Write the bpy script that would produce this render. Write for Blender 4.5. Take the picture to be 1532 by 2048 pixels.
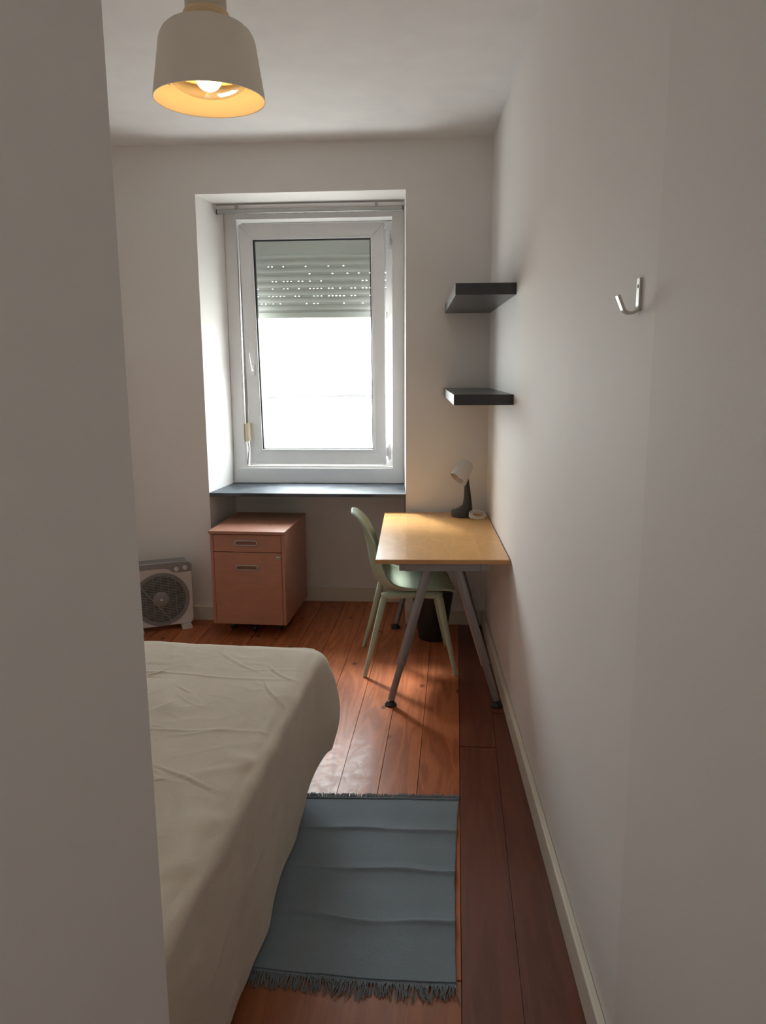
import bpy, math, random
from mathutils import Vector, Matrix, noise
for o in list(bpy.data.objects): bpy.data.objects.remove(o)
SC = bpy.context.scene; COL = SC.collection
# ---------------------------------------------------------------- camera
CAM_R = Matrix(((0.99923, -0.00152, 0.03913), (0.03872, 0.18508, -0.98196), (-0.00575, 0.98272, 0.185)))
# re-orthonormalise
_y = CAM_R.row[1].normalized(); _z = (CAM_R.row[2] - _y * CAM_R.row[2].dot(_y)).normalized(); _x = _y.cross(_z)
CAM_R = Matrix((_x, _y, _z))
cd = bpy.data.cameras.new('camera'); cam = bpy.data.objects.new('camera', cd); COL.objects.link(cam)
cd.sensor_fit = 'VERTICAL'; cd.sensor_height = 24.0; cd.lens = 24.0 * 1530 / 2048; cd.clip_start = 0.02
cam.matrix_world = Matrix.Translation((0, 0, 1.6)) @ CAM_R.to_4x4()
SC.camera = cam
# ---------------------------------------------------------------- world, lights, exposure
W = bpy.data.worlds.new('overcast_sky'); SC.world = W; W.use_nodes = True
wn = W.node_tree.nodes; wl = W.node_tree.links; wn.clear()
wo = wn.new('ShaderNodeOutputWorld'); wb = wn.new('ShaderNodeBackground'); wl.new(wb.outputs[0], wo.inputs[0])
tc = wn.new('ShaderNodeTexCoord'); sp = wn.new('ShaderNodeSeparateXYZ'); wl.new(tc.outputs['Generated'], sp.inputs[0])
cr = wn.new('ShaderNodeValToRGB'); mr = wn.new('ShaderNodeMapRange')
mr.inputs['From Min'].default_value = -1; mr.inputs['From Max'].default_value = 1
wl.new(sp.outputs['Z'], mr.inputs['Value']); wl.new(mr.outputs[0], cr.inputs[0]); wl.new(cr.outputs[0], wb.inputs[0])
cr.color_ramp.elements[0].position = 0.42; cr.color_ramp.elements[0].color = (0.27, 0.27, 0.265, 1)
cr.color_ramp.elements[1].position = 0.86; cr.color_ramp.elements[1].color = (0.66, 0.70, 0.73, 1)
_e = cr.color_ramp.elements.new(0.53); _e.color = (0.44, 0.46, 0.465, 1)
wb.inputs['Strength'].default_value = 46.0
SC.view_settings.view_transform = 'Standard'; SC.view_settings.look = 'None'
SC.view_settings.gamma = 1; SC.view_settings.use_curve_mapping = False
SC.view_settings.exposure = 0.0
SC.cycles.use_denoising = True
SC.cycles.max_bounces = 10; SC.cycles.diffuse_bounces = 7; SC.cycles.glossy_bounces = 4
SC.cycles.sample_clamp_indirect = 6.0; SC.cycles.caustics_reflective = False; SC.cycles.caustics_refractive = False
ANG = -0.035; BX, BY = 0.452, 4.65                    # the back wall's corner with the right wall, and its turn
def bw(u, d, z): return (BX + u * math.cos(ANG) - d * math.sin(ANG), BY + u * math.sin(ANG) + d * math.cos(ANG), z)
def area(name, loc, rot, sx, sy, power, col, portal=False):
    l = bpy.data.lights.new(name, 'AREA'); l.shape = 'RECTANGLE'; l.size = sx; l.size_y = sy; l.energy = power; l.color = col
    o = bpy.data.objects.new(name, l); COL.objects.link(o); o.location = loc; o.rotation_euler = rot
    if portal: l.cycles.is_portal = True
    return o
area('window_portal', bw(-1.107, .66, 1.75), (-math.pi / 2, 0, ANG), 1.0, 1.65, 1, (1, 1, 1), True)   # guides sampling of the sky only
area('hall_fill_light', (0.08, -0.9, 2.84), (0, 0, 0), 0.5, 0.5, 4.5, (1.0, 0.94, 0.89))  # unseen soft fill behind the camera, added to brighten the near walls

sl = bpy.data.lights.new('hazy_sun', 'SUN'); sl.energy = 8.0; sl.angle = math.radians(10); sl.color = (1.0, 0.95, 0.88)   # sun behind thin cloud, over the roofs to the left
so_ = bpy.data.objects.new('hazy_sun', sl); COL.objects.link(so_)
_az, _el = math.radians(28), math.radians(42)
so_.rotation_euler = Vector((math.sin(_az) * math.cos(_el), -math.cos(_az) * math.cos(_el), -math.sin(_el))).to_track_quat('-Z', 'Y').to_euler()
so_.location = (-3, 8, 6)

# ---------------------------------------------------------------- materials
MATS = {}
def mat(name, col, rough=0.5, metal=0.0, bump=None, spec=0.5, var=None, coat=0.0):
    if name in MATS: return MATS[name]
    m = bpy.data.materials.new(name); m.use_nodes = True; MATS[name] = m
    n = m.node_tree.nodes; l = m.node_tree.links; b = n['Principled BSDF']
    b.inputs['Base Color'].default_value = (*col, 1); b.inputs['Roughness'].default_value = rough
    b.inputs['Metallic'].default_value = metal; b.inputs['Specular IOR Level'].default_value = spec
    b.inputs['Coat Weight'].default_value = coat
    t = n.new('ShaderNodeTexCoord')
    vs, va = var or (6.0, 0.04)
    nz = n.new('ShaderNodeTexNoise'); nz.inputs['Scale'].default_value = vs; nz.inputs['Detail'].default_value = 4
    l.new(t.outputs['Object'], nz.inputs[0])
    r = n.new('ShaderNodeMapRange'); r.inputs['From Min'].default_value = .3; r.inputs['From Max'].default_value = .7
    r.inputs['To Min'].default_value = 1 - va; r.inputs['To Max'].default_value = 1 + va * .5
    l.new(nz.outputs['Fac'], r.inputs['Value'])
    mx = n.new('ShaderNodeVectorMath'); mx.operation = 'SCALE'; mx.inputs[0].default_value = col
    l.new(r.outputs[0], mx.inputs['Scale']); l.new(mx.outputs[0], b.inputs['Base Color'])
    if bump:
        sc, st = bump
        z2 = n.new('ShaderNodeTexNoise'); z2.inputs['Scale'].default_value = sc; z2.inputs['Detail'].default_value = 3
        l.new(t.outputs['Object'], z2.inputs[0])
        bp = n.new('ShaderNodeBump'); bp.inputs['Strength'].default_value = st; bp.inputs['Distance'].default_value = 0.002
        l.new(z2.outputs['Fac'], bp.inputs['Height']); l.new(bp.outputs[0], b.inputs['Normal'])
    return m
WALL = mat('white_wall_paint', (0.81, 0.785, 0.765), 0.7, bump=(120, .12), spec=.25, var=(1.3, .02))
CEIL = mat('white_ceiling_paint', (0.82, 0.81, 0.80), 0.8, bump=(90, .1), spec=.2)
SKIRT = mat('cream_gloss_paint', (0.72, 0.67, 0.57), 0.4, bump=(30, .15))
PVC = mat('white_window_plastic', (0.82, 0.83, 0.84), 0.35)
PVCO = mat('old_white_frame_paint', (0.82, 0.825, 0.82), 0.5, bump=(60, .12), var=(5, .03))
RUB = mat('black_rubber_gasket', (0.02, 0.02, 0.022), 0.6)
SHUT = mat('grey_white_shutter_plastic', (0.66, 0.68, 0.64), 0.5)
ALU = mat('brushed_grey_metal', (0.42, 0.42, 0.41), 0.4, metal=.6, bump=(200, .1))
CREAM = mat('aged_cream_plastic', (0.78, 0.70, 0.50), 0.4)
STRAP = mat('grey_woven_strap', (0.42, 0.42, 0.41), 0.9, bump=(400, .5))
STEEL = mat('grey_lacquered_steel', (0.26, 0.24, 0.245), 0.42, metal=.25, bump=(250, .1))
BLK = mat('black_plastic', (0.018, 0.018, 0.019), 0.45)
BIN = mat('charcoal_bin_plastic', (0.022, 0.024, 0.022), 0.5)
GREEN = mat('pale_green_plastic', (0.38, 0.47, 0.36), 0.42, bump=(300, .12))
SHELFM = mat('blackbrown_shelf_foil', (0.022, 0.022, 0.024), 0.33, bump=(150, .1), spec=.6)
LAMPG = mat('dark_grey_lamp_plastic', (0.035, 0.035, 0.036), 0.5)
LAMPW = mat('white_lamp_plastic', (0.62, 0.58, 0.55), 0.5)
CABLE = mat('white_cable_sleeve', (0.72, 0.70, 0.66), 0.5)
NICKEL = mat('brushed_nickel', (0.55, 0.53, 0.49), 0.42, metal=1.0, var=(90, .06))
FANW = mat('warm_white_fan_plastic', (0.60, 0.57, 0.55), 0.45)
FANG = mat('grey_fan_plastic', (0.24, 0.235, 0.23), 0.5)
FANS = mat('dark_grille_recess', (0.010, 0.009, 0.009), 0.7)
FANL = mat('grey_grille_plastic', (0.27, 0.26, 0.25), 0.5)
HANDLE = mat('silver_handle_paint', (0.45, 0.42, 0.42), 0.35, metal=.7)
SHADEO = mat('taupe_lamp_shade', (0.80, 0.73, 0.63), 0.75, bump=(400, .2))
SHADEI = mat('white_shade_lining', (0.85, 0.73, 0.50), 0.6)
MATT = mat('pale_mattress_ticking', (0.6, 0.58, 0.54), 0.9)
EXTC = mat('dark_overhead_cable', (0.022, 0.023, 0.022), 0.7)

def nodes(name):
    m = bpy.data.materials.new(name); m.use_nodes = True; MATS[name] = m
    return m, m.node_tree.nodes, m.node_tree.links, m.node_tree.nodes['Principled BSDF']
def wood(name, dark, light, rough, stretch, wscale, per_obj=.25, knots=True, world=False, bumpd=.0006, scuff=False, angle=0.0, tint=None):
    """board grain running along y: stretched noise rings, pores and, if wanted, knots; the look of each board is offset at random"""
    m, n, l, b = nodes(name)
    oi = n.new('ShaderNodeObjectInfo')
    if world:
        g = n.new('ShaderNodeNewGeometry'); src = g.outputs['Position']
    else:
        t = n.new('ShaderNodeTexCoord'); src = t.outputs['Object']
    mp = n.new('ShaderNodeMapping'); mp.inputs['Rotation'].default_value = (0, 0, angle); l.new(src, mp.inputs[0])
    off = n.new('ShaderNodeVectorMath'); off.operation = 'ADD'; l.new(mp.outputs[0], off.inputs[0])
    sc = n.new('ShaderNodeVectorMath'); sc.operation = 'SCALE'; sc.inputs[0].default_value = (7.3, 13.1, 3.7)
    l.new(oi.outputs['Random'], sc.inputs['Scale']); l.new(sc.outputs[0], off.inputs[1])
    st = n.new('ShaderNodeVectorMath'); st.operation = 'MULTIPLY'; st.inputs[1].default_value = stretch; l.new(off.outputs[0], st.inputs[0])
    wv = n.new('ShaderNodeTexNoise'); wv.inputs['Scale'].default_value = wscale; wv.inputs['Detail'].default_value = 2; wv.inputs['Distortion'].default_value = .6
    l.new(st.outputs[0], wv.inputs[0])
    ml = n.new('ShaderNodeMath'); ml.operation = 'MULTIPLY'; ml.inputs[1].default_value = 26; l.new(wv.outputs['Fac'], ml.inputs[0])
    si = n.new('ShaderNodeMath'); si.operation = 'SINE'; l.new(ml.outputs[0], si.inputs[0])
    fine = n.new('ShaderNodeTexNoise'); fine.inputs['Scale'].default_value = wscale * 14; fine.inputs['Detail'].default_value = 3; l.new(st.outputs[0], fine.inputs[0])
    a1 = n.new('ShaderNodeMath'); a1.operation = 'MULTIPLY_ADD'; a1.inputs[1].default_value = .17; a1.inputs[2].default_value = .25; l.new(si.outputs[0], a1.inputs[0])
    a2 = n.new('ShaderNodeMath'); a2.operation = 'MULTIPLY_ADD'; a2.inputs[1].default_value = .55; l.new(fine.outputs['Fac'], a2.inputs[0]); l.new(a1.outputs[0], a2.inputs[2])
    mixc = n.new('ShaderNodeMix'); mixc.data_type = 'RGBA'; mixc.inputs['A'].default_value = (*dark, 1); mixc.inputs['B'].default_value = (*light, 1)
    l.new(a2.outputs[0], mixc.inputs['Factor'])
    pr = n.new('ShaderNodeMapRange'); pr.inputs['To Min'].default_value = 1 - per_obj; pr.inputs['To Max'].default_value = 1 + per_obj * .6; l.new(oi.outputs['Random'], pr.inputs['Value'])
    vm = n.new('ShaderNodeVectorMath'); vm.operation = 'SCALE'; l.new(mixc.outputs['Result'], vm.inputs[0]); l.new(pr.outputs[0], vm.inputs['Scale'])
    outc = vm.outputs[0]
    if knots:
        k0 = n.new('ShaderNodeVectorMath'); k0.operation = 'MULTIPLY'; k0.inputs[1].default_value = (1, .62, 1); l.new(off.outputs[0], k0.inputs[0])
        vo = n.new('ShaderNodeTexVoronoi'); vo.voronoi_dimensions = '2D'; vo.inputs['Scale'].default_value = 3.1; vo.inputs['Randomness'].default_value = 1; l.new(k0.outputs[0], vo.inputs['Vector'])
        kr = n.new('ShaderNodeMapRange'); kr.inputs['From Min'].default_value = .020; kr.inputs['From Max'].default_value = .055
        kr.inputs['To Min'].default_value = .33; kr.inputs['To Max'].default_value = 1.0; l.new(vo.outputs['Distance'], kr.inputs['Value'])
        vk = n.new('ShaderNodeVectorMath'); vk.operation = 'SCALE'; l.new(outc, vk.inputs[0]); l.new(kr.outputs[0], vk.inputs['Scale']); outc = vk.outputs[0]
    l.new(outc, b.inputs['Base Color'])
    b.inputs['Roughness'].default_value = rough
    bp = n.new('ShaderNodeBump'); bp.inputs['Strength'].default_value = .5; bp.inputs['Distance'].default_value = bumpd
    l.new(a2.outputs[0], bp.inputs['Height'])
    last = bp.outputs[0]
    if scuff:
        s1 = n.new('ShaderNodeTexNoise'); s1.inputs['Scale'].default_value = 26; s1.inputs['Detail'].default_value = 5; s1.inputs['Distortion'].default_value = 1.2; l.new(off.outputs[0], s1.inputs[0])
        bp2 = n.new('ShaderNodeBump'); bp2.inputs['Strength'].default_value = .5; bp2.inputs['Distance'].default_value = .0016
        l.new(s1.outputs['Fac'], bp2.inputs['Height'])
        cw_ = n.new('ShaderNodeMapRange'); cw_.inputs['From Min'].default_value = .38; cw_.inputs['From Max'].default_value = .62; cw_.inputs['To Min'].default_value = .03; cw_.inputs['To Max'].default_value = .15
        l.new(s1.outputs['Fac'], cw_.inputs['Value']); l.new(cw_.outputs[0], b.inputs['Coat Weight']); b.inputs['Coat Roughness'].default_value = .15; b.inputs['Specular IOR Level'].default_value = .16
        l.new(bp2.outputs[0], b.inputs['Coat Normal'])
    l.new(last, b.inputs['Normal'])
    return m
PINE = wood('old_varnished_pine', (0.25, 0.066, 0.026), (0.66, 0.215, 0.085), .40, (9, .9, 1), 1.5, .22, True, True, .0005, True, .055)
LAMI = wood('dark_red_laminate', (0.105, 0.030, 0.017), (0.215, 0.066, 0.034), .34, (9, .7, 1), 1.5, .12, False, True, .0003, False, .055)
ORNG = wood('orange_threshold_board', (0.24, 0.074, 0.028), (0.44, 0.14, 0.052), .34, (9, .8, 1), 1.5, .10, False, True, .0003, False, .055)
BIRCH = wood('birch_veneer', (0.58, 0.295, 0.100), (0.76, 0.43, 0.165), .28, (2.2, 1.0, 1), 3.0, .10, False, False, .0002)
BIRCHE = wood('birch_edge', (0.42, 0.21, 0.085), (0.55, 0.30, 0.13), .4, (1, 1, 1), 3.0, 0, False, False, .0002)
BEECH = wood('beech_veneer', (0.36, 0.165, 0.105), (0.45, 0.21, 0.14), .36, (1.5, 1.5, 6), 2.2, .04, False, False, .0002)
RINGW = wood('light_wood_ring', (0.70, 0.48, 0.27), (0.85, 0.64, 0.40), .5, (1, 1, 8), 6, 0, False, False, .0002)

def cloth(name, col, weave, wstr, rough=.9):
    m, n, l, b = nodes(name)
    t = n.new('ShaderNodeTexCoord'); b.inputs['Roughness'].default_value = rough; b.inputs['Specular IOR Level'].default_value = .15
    b.inputs['Sheen Weight'].default_value = .1
    nz = n.new('ShaderNodeTexNoise'); nz.inputs['Scale'].default_value = 5; nz.inputs['Detail'].default_value = 5; l.new(t.outputs['Object'], nz.inputs[0])
    r = n.new('ShaderNodeMapRange'); r.inputs['From Min'].default_value = .3; r.inputs['From Max'].default_value = .7; r.inputs['To Min'].default_value = .93; r.inputs['To Max'].default_value = 1.04
    l.new(nz.outputs['Fac'], r.inputs['Value'])
    v = n.new('ShaderNodeVectorMath'); v.operation = 'SCALE'; v.inputs[0].default_value = col; l.new(r.outputs[0], v.inputs['Scale']); l.new(v.outputs[0], b.inputs['Base Color'])
    w = n.new('ShaderNodeTexNoise'); w.inputs['Scale'].default_value = weave; w.inputs['Detail'].default_value = 2; l.new(t.outputs['Object'], w.inputs[0])
    bp = n.new('ShaderNodeBump'); bp.inputs['Strength'].default_value = wstr; bp.inputs['Distance'].default_value = .003; l.new(w.outputs['Fac'], bp.inputs['Height']); l.new(bp.outputs[0], b.inputs['Normal'])
    return m
SHEET = cloth('beige_cotton_sheet', (0.62, 0.545, 0.45), 220, .25)
_n = SHEET.node_tree.nodes; _l = SHEET.node_tree.links; _b = _n['Principled BSDF']; _t = _n.new('ShaderNodeTexCoord')
_w = _n.new('ShaderNodeTexNoise'); _w.inputs['Scale'].default_value = 7; _w.inputs['Detail'].default_value = 5; _w.inputs['Distortion'].default_value = 1.6; _w.noise_type = 'RIDGED_MULTIFRACTAL'
_l.new(_t.outputs['Object'], _w.inputs[0]); _bp = _n.new('ShaderNodeBump'); _bp.inputs['Strength'].default_value = .35; _bp.inputs['Distance'].default_value = .004
_prev = _b.inputs['Normal'].links[0].from_socket; _l.new(_prev, _bp.inputs['Normal']); _l.new(_w.outputs['Fac'], _bp.inputs['Height']); _l.new(_bp.outputs[0], _b.inputs['Normal'])
RUG = cloth('blue_grey_woven_cotton', (0.215, 0.262, 0.298), 260, .9)
FRINGE = cloth('blue_grey_fringe_yarn', (0.17, 0.205, 0.225), 200, .3)
def sill_mat():
    m, n, l, b = nodes('dark_polished_slate')
    t = n.new('ShaderNodeTexCoord'); nz = n.new('ShaderNodeTexNoise'); nz.inputs['Scale'].default_value = 3.2; nz.inputs['Detail'].default_value = 6; l.new(t.outputs['Object'], nz.inputs[0])
    r = n.new('ShaderNodeValToRGB'); r.color_ramp.elements[0].position = .47; r.color_ramp.elements[0].color = (.045, .055, .068, 1); r.color_ramp.elements[1].position = .53; r.color_ramp.elements[1].color = (.085, .10, .12, 1)
    l.new(nz.outputs['Fac'], r.inputs[0]); l.new(r.outputs[0], b.inputs['Base Color'])
    q = n.new('ShaderNodeMapRange'); q.inputs['From Min'].default_value = .46; q.inputs['From Max'].default_value = .54; q.inputs['To Min'].default_value = .42; q.inputs['To Max'].default_value = .52
    l.new(nz.outputs['Fac'], q.inputs['Value']); l.new(q.outputs[0], b.inputs['Roughness'])
    return m
SLATE = sill_mat(); SLATE.node_tree.nodes['Principled BSDF'].inputs['Specular IOR Level'].default_value = .32
def glass_mat(name, tint=(1, 1, 1), rough=.02, ior=1.45):
    m, n, l, b = nodes(name); n.remove(b)
    out = n['Material Output']; tr = n.new('ShaderNodeBsdfTransparent'); tr.inputs[0].default_value = (*tint, 1)
    gl = n.new('ShaderNodeBsdfGlossy'); gl.inputs['Roughness'].default_value = rough
    lw = n.new('ShaderNodeLayerWeight'); lw.inputs['Blend'].default_value = .5; pw = n.new('ShaderNodeMath'); pw.operation = 'POWER'; pw.inputs[1].default_value = 5
    l.new(lw.outputs['Facing'], pw.inputs[0]); fr = n.new('ShaderNodeMath'); fr.operation = 'MULTIPLY_ADD'; fr.inputs[1].default_value = .9; fr.inputs[2].default_value = .04
    l.new(pw.outputs[0], fr.inputs[0]); mx = n.new('ShaderNodeMixShader')
    l.new(fr.outputs[0], mx.inputs[0]); l.new(tr.outputs[0], mx.inputs[1]); l.new(gl.outputs[0], mx.inputs[2]); l.new(mx.outputs[0], out.inputs[0])
    return m
GLASS = glass_mat('clear_window_glass', (.94, .96, .95)); DOME = glass_mat('clear_lamp_glass', (.97, .96, .93), .03, 1.5)
def emis(name, col, s):
    m, n, l, b = nodes(name); b.inputs['Base Color'].default_value = (*col, 1); b.inputs['Emission Color'].default_value = (*col, 1); b.inputs['Emission Strength'].default_value = s
    return m
BULB = emis('glowing_warm_bulb', (1.0, 0.70, 0.33), 10.5)
FROST = mat('frosted_bulb_glass', (0.75, 0.68, 0.62), .3)

# ---------------------------------------------------------------- mesh helpers
class MB:
    def __init__(s): s.v = []; s.f = []
    def add(s, vs, fs):
        k = len(s.v); s.v += [tuple(p) for p in vs]; s.f += [tuple(i + k for i in q) for q in fs]; return s
    def box(s, x0, x1, y0, y1, z0, z1):
        return s.add([(x0, y0, z0), (x1, y0, z0), (x1, y1, z0), (x0, y1, z0), (x0, y0, z1), (x1, y0, z1), (x1, y1, z1), (x0, y1, z1)],
                     [(0, 3, 2, 1), (4, 5, 6, 7), (0, 1, 5, 4), (1, 2, 6, 5), (2, 3, 7, 6), (3, 0, 4, 7)])
    def prism(s, poly, z0, z1, ax='z'):
        """extrude a counter-clockwise polygon; ax='y' reads (x, z) pairs, ax='x' reads (y, z) pairs"""
        n = len(poly)
        mk = {'z': lambda p, h: (p[0], p[1], h), 'y': lambda p, h: (p[0], h, p[1]), 'x': lambda p, h: (h, p[0], p[1])}[ax]
        vs = [mk(p, z0) for p in poly] + [mk(p, z1) for p in poly]
        return s.add(vs, [tuple(range(n))[::-1], tuple(range(n, 2 * n))] + [(i, (i + 1) % n, n + (i + 1) % n, n + i) for i in range(n)])
    def tube(s, pts, r, n=10, closed=False, caps=True):
        pts = [Vector(p) for p in pts]; N = len(pts); rs = r if isinstance(r, (list, tuple)) else [r] * N
        up = None; k = len(s.v); vs = []
        for i, p in enumerate(pts):
            a = pts[(i - 1) % N] if closed or i > 0 else p; c = pts[(i + 1) % N] if closed or i < N - 1 else p
            t = (c - a).normalized()
            if up is None: up = t.orthogonal().normalized()
            up = (up - t * up.dot(t))
            up = up.normalized() if up.length > 1e-6 else t.orthogonal().normalized()
            w = t.cross(up)
            for j in range(n):
                an = 2 * math.pi * j / n; vs.append(p + (up * math.cos(an) + w * math.sin(an)) * rs[i])
        fs = []
        for i in range(N if closed else N - 1):
            i2 = (i + 1) % N
            for j in range(n): fs.append((i * n + j, i * n + (j + 1) % n, i2 * n + (j + 1) % n, i2 * n + j))
        if caps and not closed: fs += [tuple(range(n))[::-1], tuple(range((N - 1) * n, N * n))]
        return s.add(vs, fs)
    def lathe(s, prof, n=48, c=(0, 0), cap0=False, cap1=False):
        vs = []; fs = []
        for r, z in prof:
            for j in range(n):
                a = 2 * math.pi * j / n; vs.append((c[0] + r * math.cos(a), c[1] + r * math.sin(a), z))
        for i in range(len(prof) - 1):
            for j in range(n): fs.append((i * n + j, i * n + (j + 1) % n, (i + 1) * n + (j + 1) % n, (i + 1) * n + j))
        if cap0: fs.append(tuple(range(n))[::-1])
        if cap1: fs.append(tuple(range((len(prof) - 1) * n, len(prof) * n)))
        return s.add(vs, fs)
    def loft(s, rings, cap0=True, cap1=True):
        n = len(rings[0]); vs = [p for r in rings for p in r]; fs = []
        for i in range(len(rings) - 1):
            for j in range(n): fs.append((i * n + j, i * n + (j + 1) % n, (i + 1) * n + (j + 1) % n, (i + 1) * n + j))
        if cap0: fs.append(tuple(range(n))[::-1])
        if cap1: fs.append(tuple(range((len(rings) - 1) * n, len(rings) * n)))
        return s.add(vs, fs)
    def grid(s, P):
        r = len(P); c = len(P[0])
        return s.add([p for row in P for p in row], [(i * c + j, i * c + j + 1, (i + 1) * c + j + 1, (i + 1) * c + j) for i in range(r - 1) for j in range(c - 1)])
    def build(s, name, m, parent=None, smooth=False, bevel=0, loc=(0, 0, 0), rot=(0, 0, 0), seg=2):
        me = bpy.data.meshes.new(name); me.from_pydata(s.v, [], s.f); me.update()
        o = bpy.data.objects.new(name, me); COL.objects.link(o); me.materials.append(m)
        o.location = loc; o.rotation_euler = rot
        if parent: o.parent = parent
        if smooth:
            me.polygons.foreach_set('use_smooth', [True] * len(me.polygons))
            if smooth == 'auto':
                import bmesh
                b = bmesh.new(); b.from_mesh(me)
                for e in b.edges:
                    e.smooth = not (len(e.link_faces) == 2 and e.calc_face_angle(0) > 0.6)
                b.to_mesh(me); b.free()
        if bevel:
            md = o.modifiers.new('bevel', 'BEVEL'); md.width = bevel; md.segments = seg; md.limit_method = 'ANGLE'; md.angle_limit = .6
        return o
def empty(name, loc=(0, 0, 0), rz=0, rot=None):
    o = bpy.data.objects.new(name, None); COL.objects.link(o); o.location = loc; o.rotation_euler = rot or (0, 0, rz); o.empty_display_size = .1
    return o
def tag(o, label, cat, group=None):
    o['label'] = label; o['category'] = cat
    if group: o['group'] = group
    return o
def struct(o): o['kind'] = 'structure'; return o
def B(x0, x1, y0, y1, z0, z1): return MB().box(x0, x1, y0, y1, z0, z1)
WL = dict(loc=(BX, BY, 0), rot=(0, 0, ANG))          # frame of the back wall: u right, d into the wall

# ---------------------------------------------------------------- floor: boards laid one by one
H = 2.88
fl = struct(B(-2.3, 1.0, -1.7, 5.5, -.10, -.022).build('floor', mat('dark_subfloor', (.02, .012, .008), .9)))
def plank(mb_mat, mesh, p0, p1, y0, y1, gap):
    o = bpy.data.objects.new('plank', mesh); COL.objects.link(o); o.parent = fl
    w = p1 - p0 - gap; pc = (p0 + p1) / 2; yc = (y0 + y1) / 2
    o.location = (pc + .055 * (yc - 2.69), yc - .055 * (pc - .1), -.011); o.rotation_euler = (0, 0, -.055); o.scale = (w, (y1 - y0) - gap * .6, .022)
    return o
def pmesh(name, m):
    me = bpy.data.meshes.new(name); q = B(-.5, .5, -.5, .5, -.5, .5); me.from_pydata(q.v, [], q.f); me.materials.append(m); return me
mp, ml_, mo = pmesh('old_plank', PINE), pmesh('laminate_plank', LAMI), pmesh('orange_plank', ORNG)
random.seed(5)
seams = [-.288 - .155 * k for k in range(12, 0, -1)] + [-.288, -.133, .017, .181]
for a, b in zip(seams[:-1], seams[1:]):
    brk = random.uniform(4.0, 4.7) if b < -.5 else 5.3
    plank(PINE, mp, a, b, 1.775, brk, .0022)
    if brk < 5.2: plank(PINE, mp, a, b, brk, 5.3, .0035)
plank(ORNG, mo, -.75, .181, -1.6, 1.775, .0012); plank(ORNG, mo, -2.2, -.75, -1.6, 1.775, .0012)
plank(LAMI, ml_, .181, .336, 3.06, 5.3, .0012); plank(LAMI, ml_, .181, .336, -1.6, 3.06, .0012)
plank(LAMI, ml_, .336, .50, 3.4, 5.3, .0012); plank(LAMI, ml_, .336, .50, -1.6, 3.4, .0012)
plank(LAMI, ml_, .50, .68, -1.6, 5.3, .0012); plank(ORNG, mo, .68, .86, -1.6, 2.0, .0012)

# ---------------------------------------------------------------- walls and ceiling
struct(B(-2.2, 1.0, -1.7, 5.5, H, H + .1).build('ceiling', CEIL))
struct(MB().prism([(.452, 4.9), (.452, 1.495), (.471, 1.135), (.60, -1.6), (.80, -1.6), (.80, 4.9)], 0, H).build('wall_right', WALL))
wb_ = MB()
wb_.prism([(-2.6, 0), (-1.735, 0), (-1.690, .45), (-2.6, .45)], 0, H)
wb_.prism([(-.496, 0), (.25, 0), (.25, .45), (-.527, .45)], 0, H)
wb_.prism([(-1.735, 0), (-.496, 0), (-.527, .45), (-1.690, .45)], 2.608, H)
wb_.box(-2.6, -1.612, .45, .72, 0, H); wb_.box(-.603, .25, .45, .72, 0, H)
wb_.box(-1.612, -.603, .45, .72, 0, .938); wb_.box(-1.612, -.603, .45, .72, 2.545, H)
struct(wb_.build('wall_back', WALL, **WL))
struct(B(-2.12, -2.0, .95, 5.4, 0, H).build('wall_left', WALL))
struct(MB().prism([(-2.12, .83), (-.47, .83), (-.47, -1.6), (-.353, -1.6), (-.353, .95), (-2.12, .95)], 0, H).build('wall_partition', WALL, bevel=.006))
struct(B(-.47, .80, -1.72, -1.6, 0, H).build('wall_front', WALL))
def skirt(name, poly, h=.096):
    return struct(MB().prism(poly, 0, h).build(name, SKIRT, bevel=.005, seg=3))
skirt('baseboard_right', [(.4515, 4.66), (.4305, 4.66), (.4305, 1.495), (.4515, 1.495)], .098)
bb = MB(); bb.prism([(-2.42, -.018), (-1.737, -.018), (-1.737, 0), (-2.42, 0)], 0, .096)
bb.prism([(-1.688, .432), (-.529, .432), (-.529, .45), (-1.688, .45)], 0, .096)
bb.prism([(-.496, -.018), (-.022, -.018), (-.022, 0), (-.496, 0)], 0, .096)
struct(bb.build('baseboard_back', SKIRT, bevel=.004, **WL))

# ---------------------------------------------------------------- window with tilted sash
win = empty('window_1', (BX, BY, 0), ANG); struct(win)
B(-1.733, -.498, -.006, .449, .812, .834).build('window_sill', SLATE, win, bevel=.003)
cs = MB()
def mitre(mb, u0, u1, z0, z1, wl_, wr, wt, wbm, d0, d1):
    """four mitred members around an opening, as separate prisms"""
    a = [(u0, z0), (u1, z0), (u1, z1), (u0, z1)]; i = [(u0 + wl_, z0 + wbm), (u1 - wr, z0 + wbm), (u1 - wr, z1 - wt), (u0 + wl_, z1 - wt)]
    out = []
    for k in range(4):
        k2 = (k + 1) % 4
        out.append(MB().prism([a[k], a[k2], i[k2], i[k]], d0, d1, 'y'))
    return out
for mb in (B(-1.688, -1.612, .441, .4495, .938, 2.600), B(-.603, -.529, .441, .4495, .938, 2.600), B(-1.612, -.603, .441, .4495, 2.545, 2.600)):
    mb.build('casing_board', PVCO, win)
B(-1.688, -.529, .425, .4495, .8345, .9375).build('casing_board', PVC, win, bevel=.004)
for mb in mitre(None, -1.6105, -.6045, .9395, 2.5435, .045, .048, .048, .05, .575, .66): mb.build('frame_member', PVCO, win, bevel=.003)
sx0, sx1, sh = -1.587, -.652, 1.556
sash = empty('sash', (0, .50, .953)); sash.rotation_euler = (.064, 0, 0); sash.parent = win
for mb in mitre(None, sx0, sx1, 0, sh, .082, .080, .088, .10, 0, .058): mb.build('sash_member', PVC, sash, bevel=.004)
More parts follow.
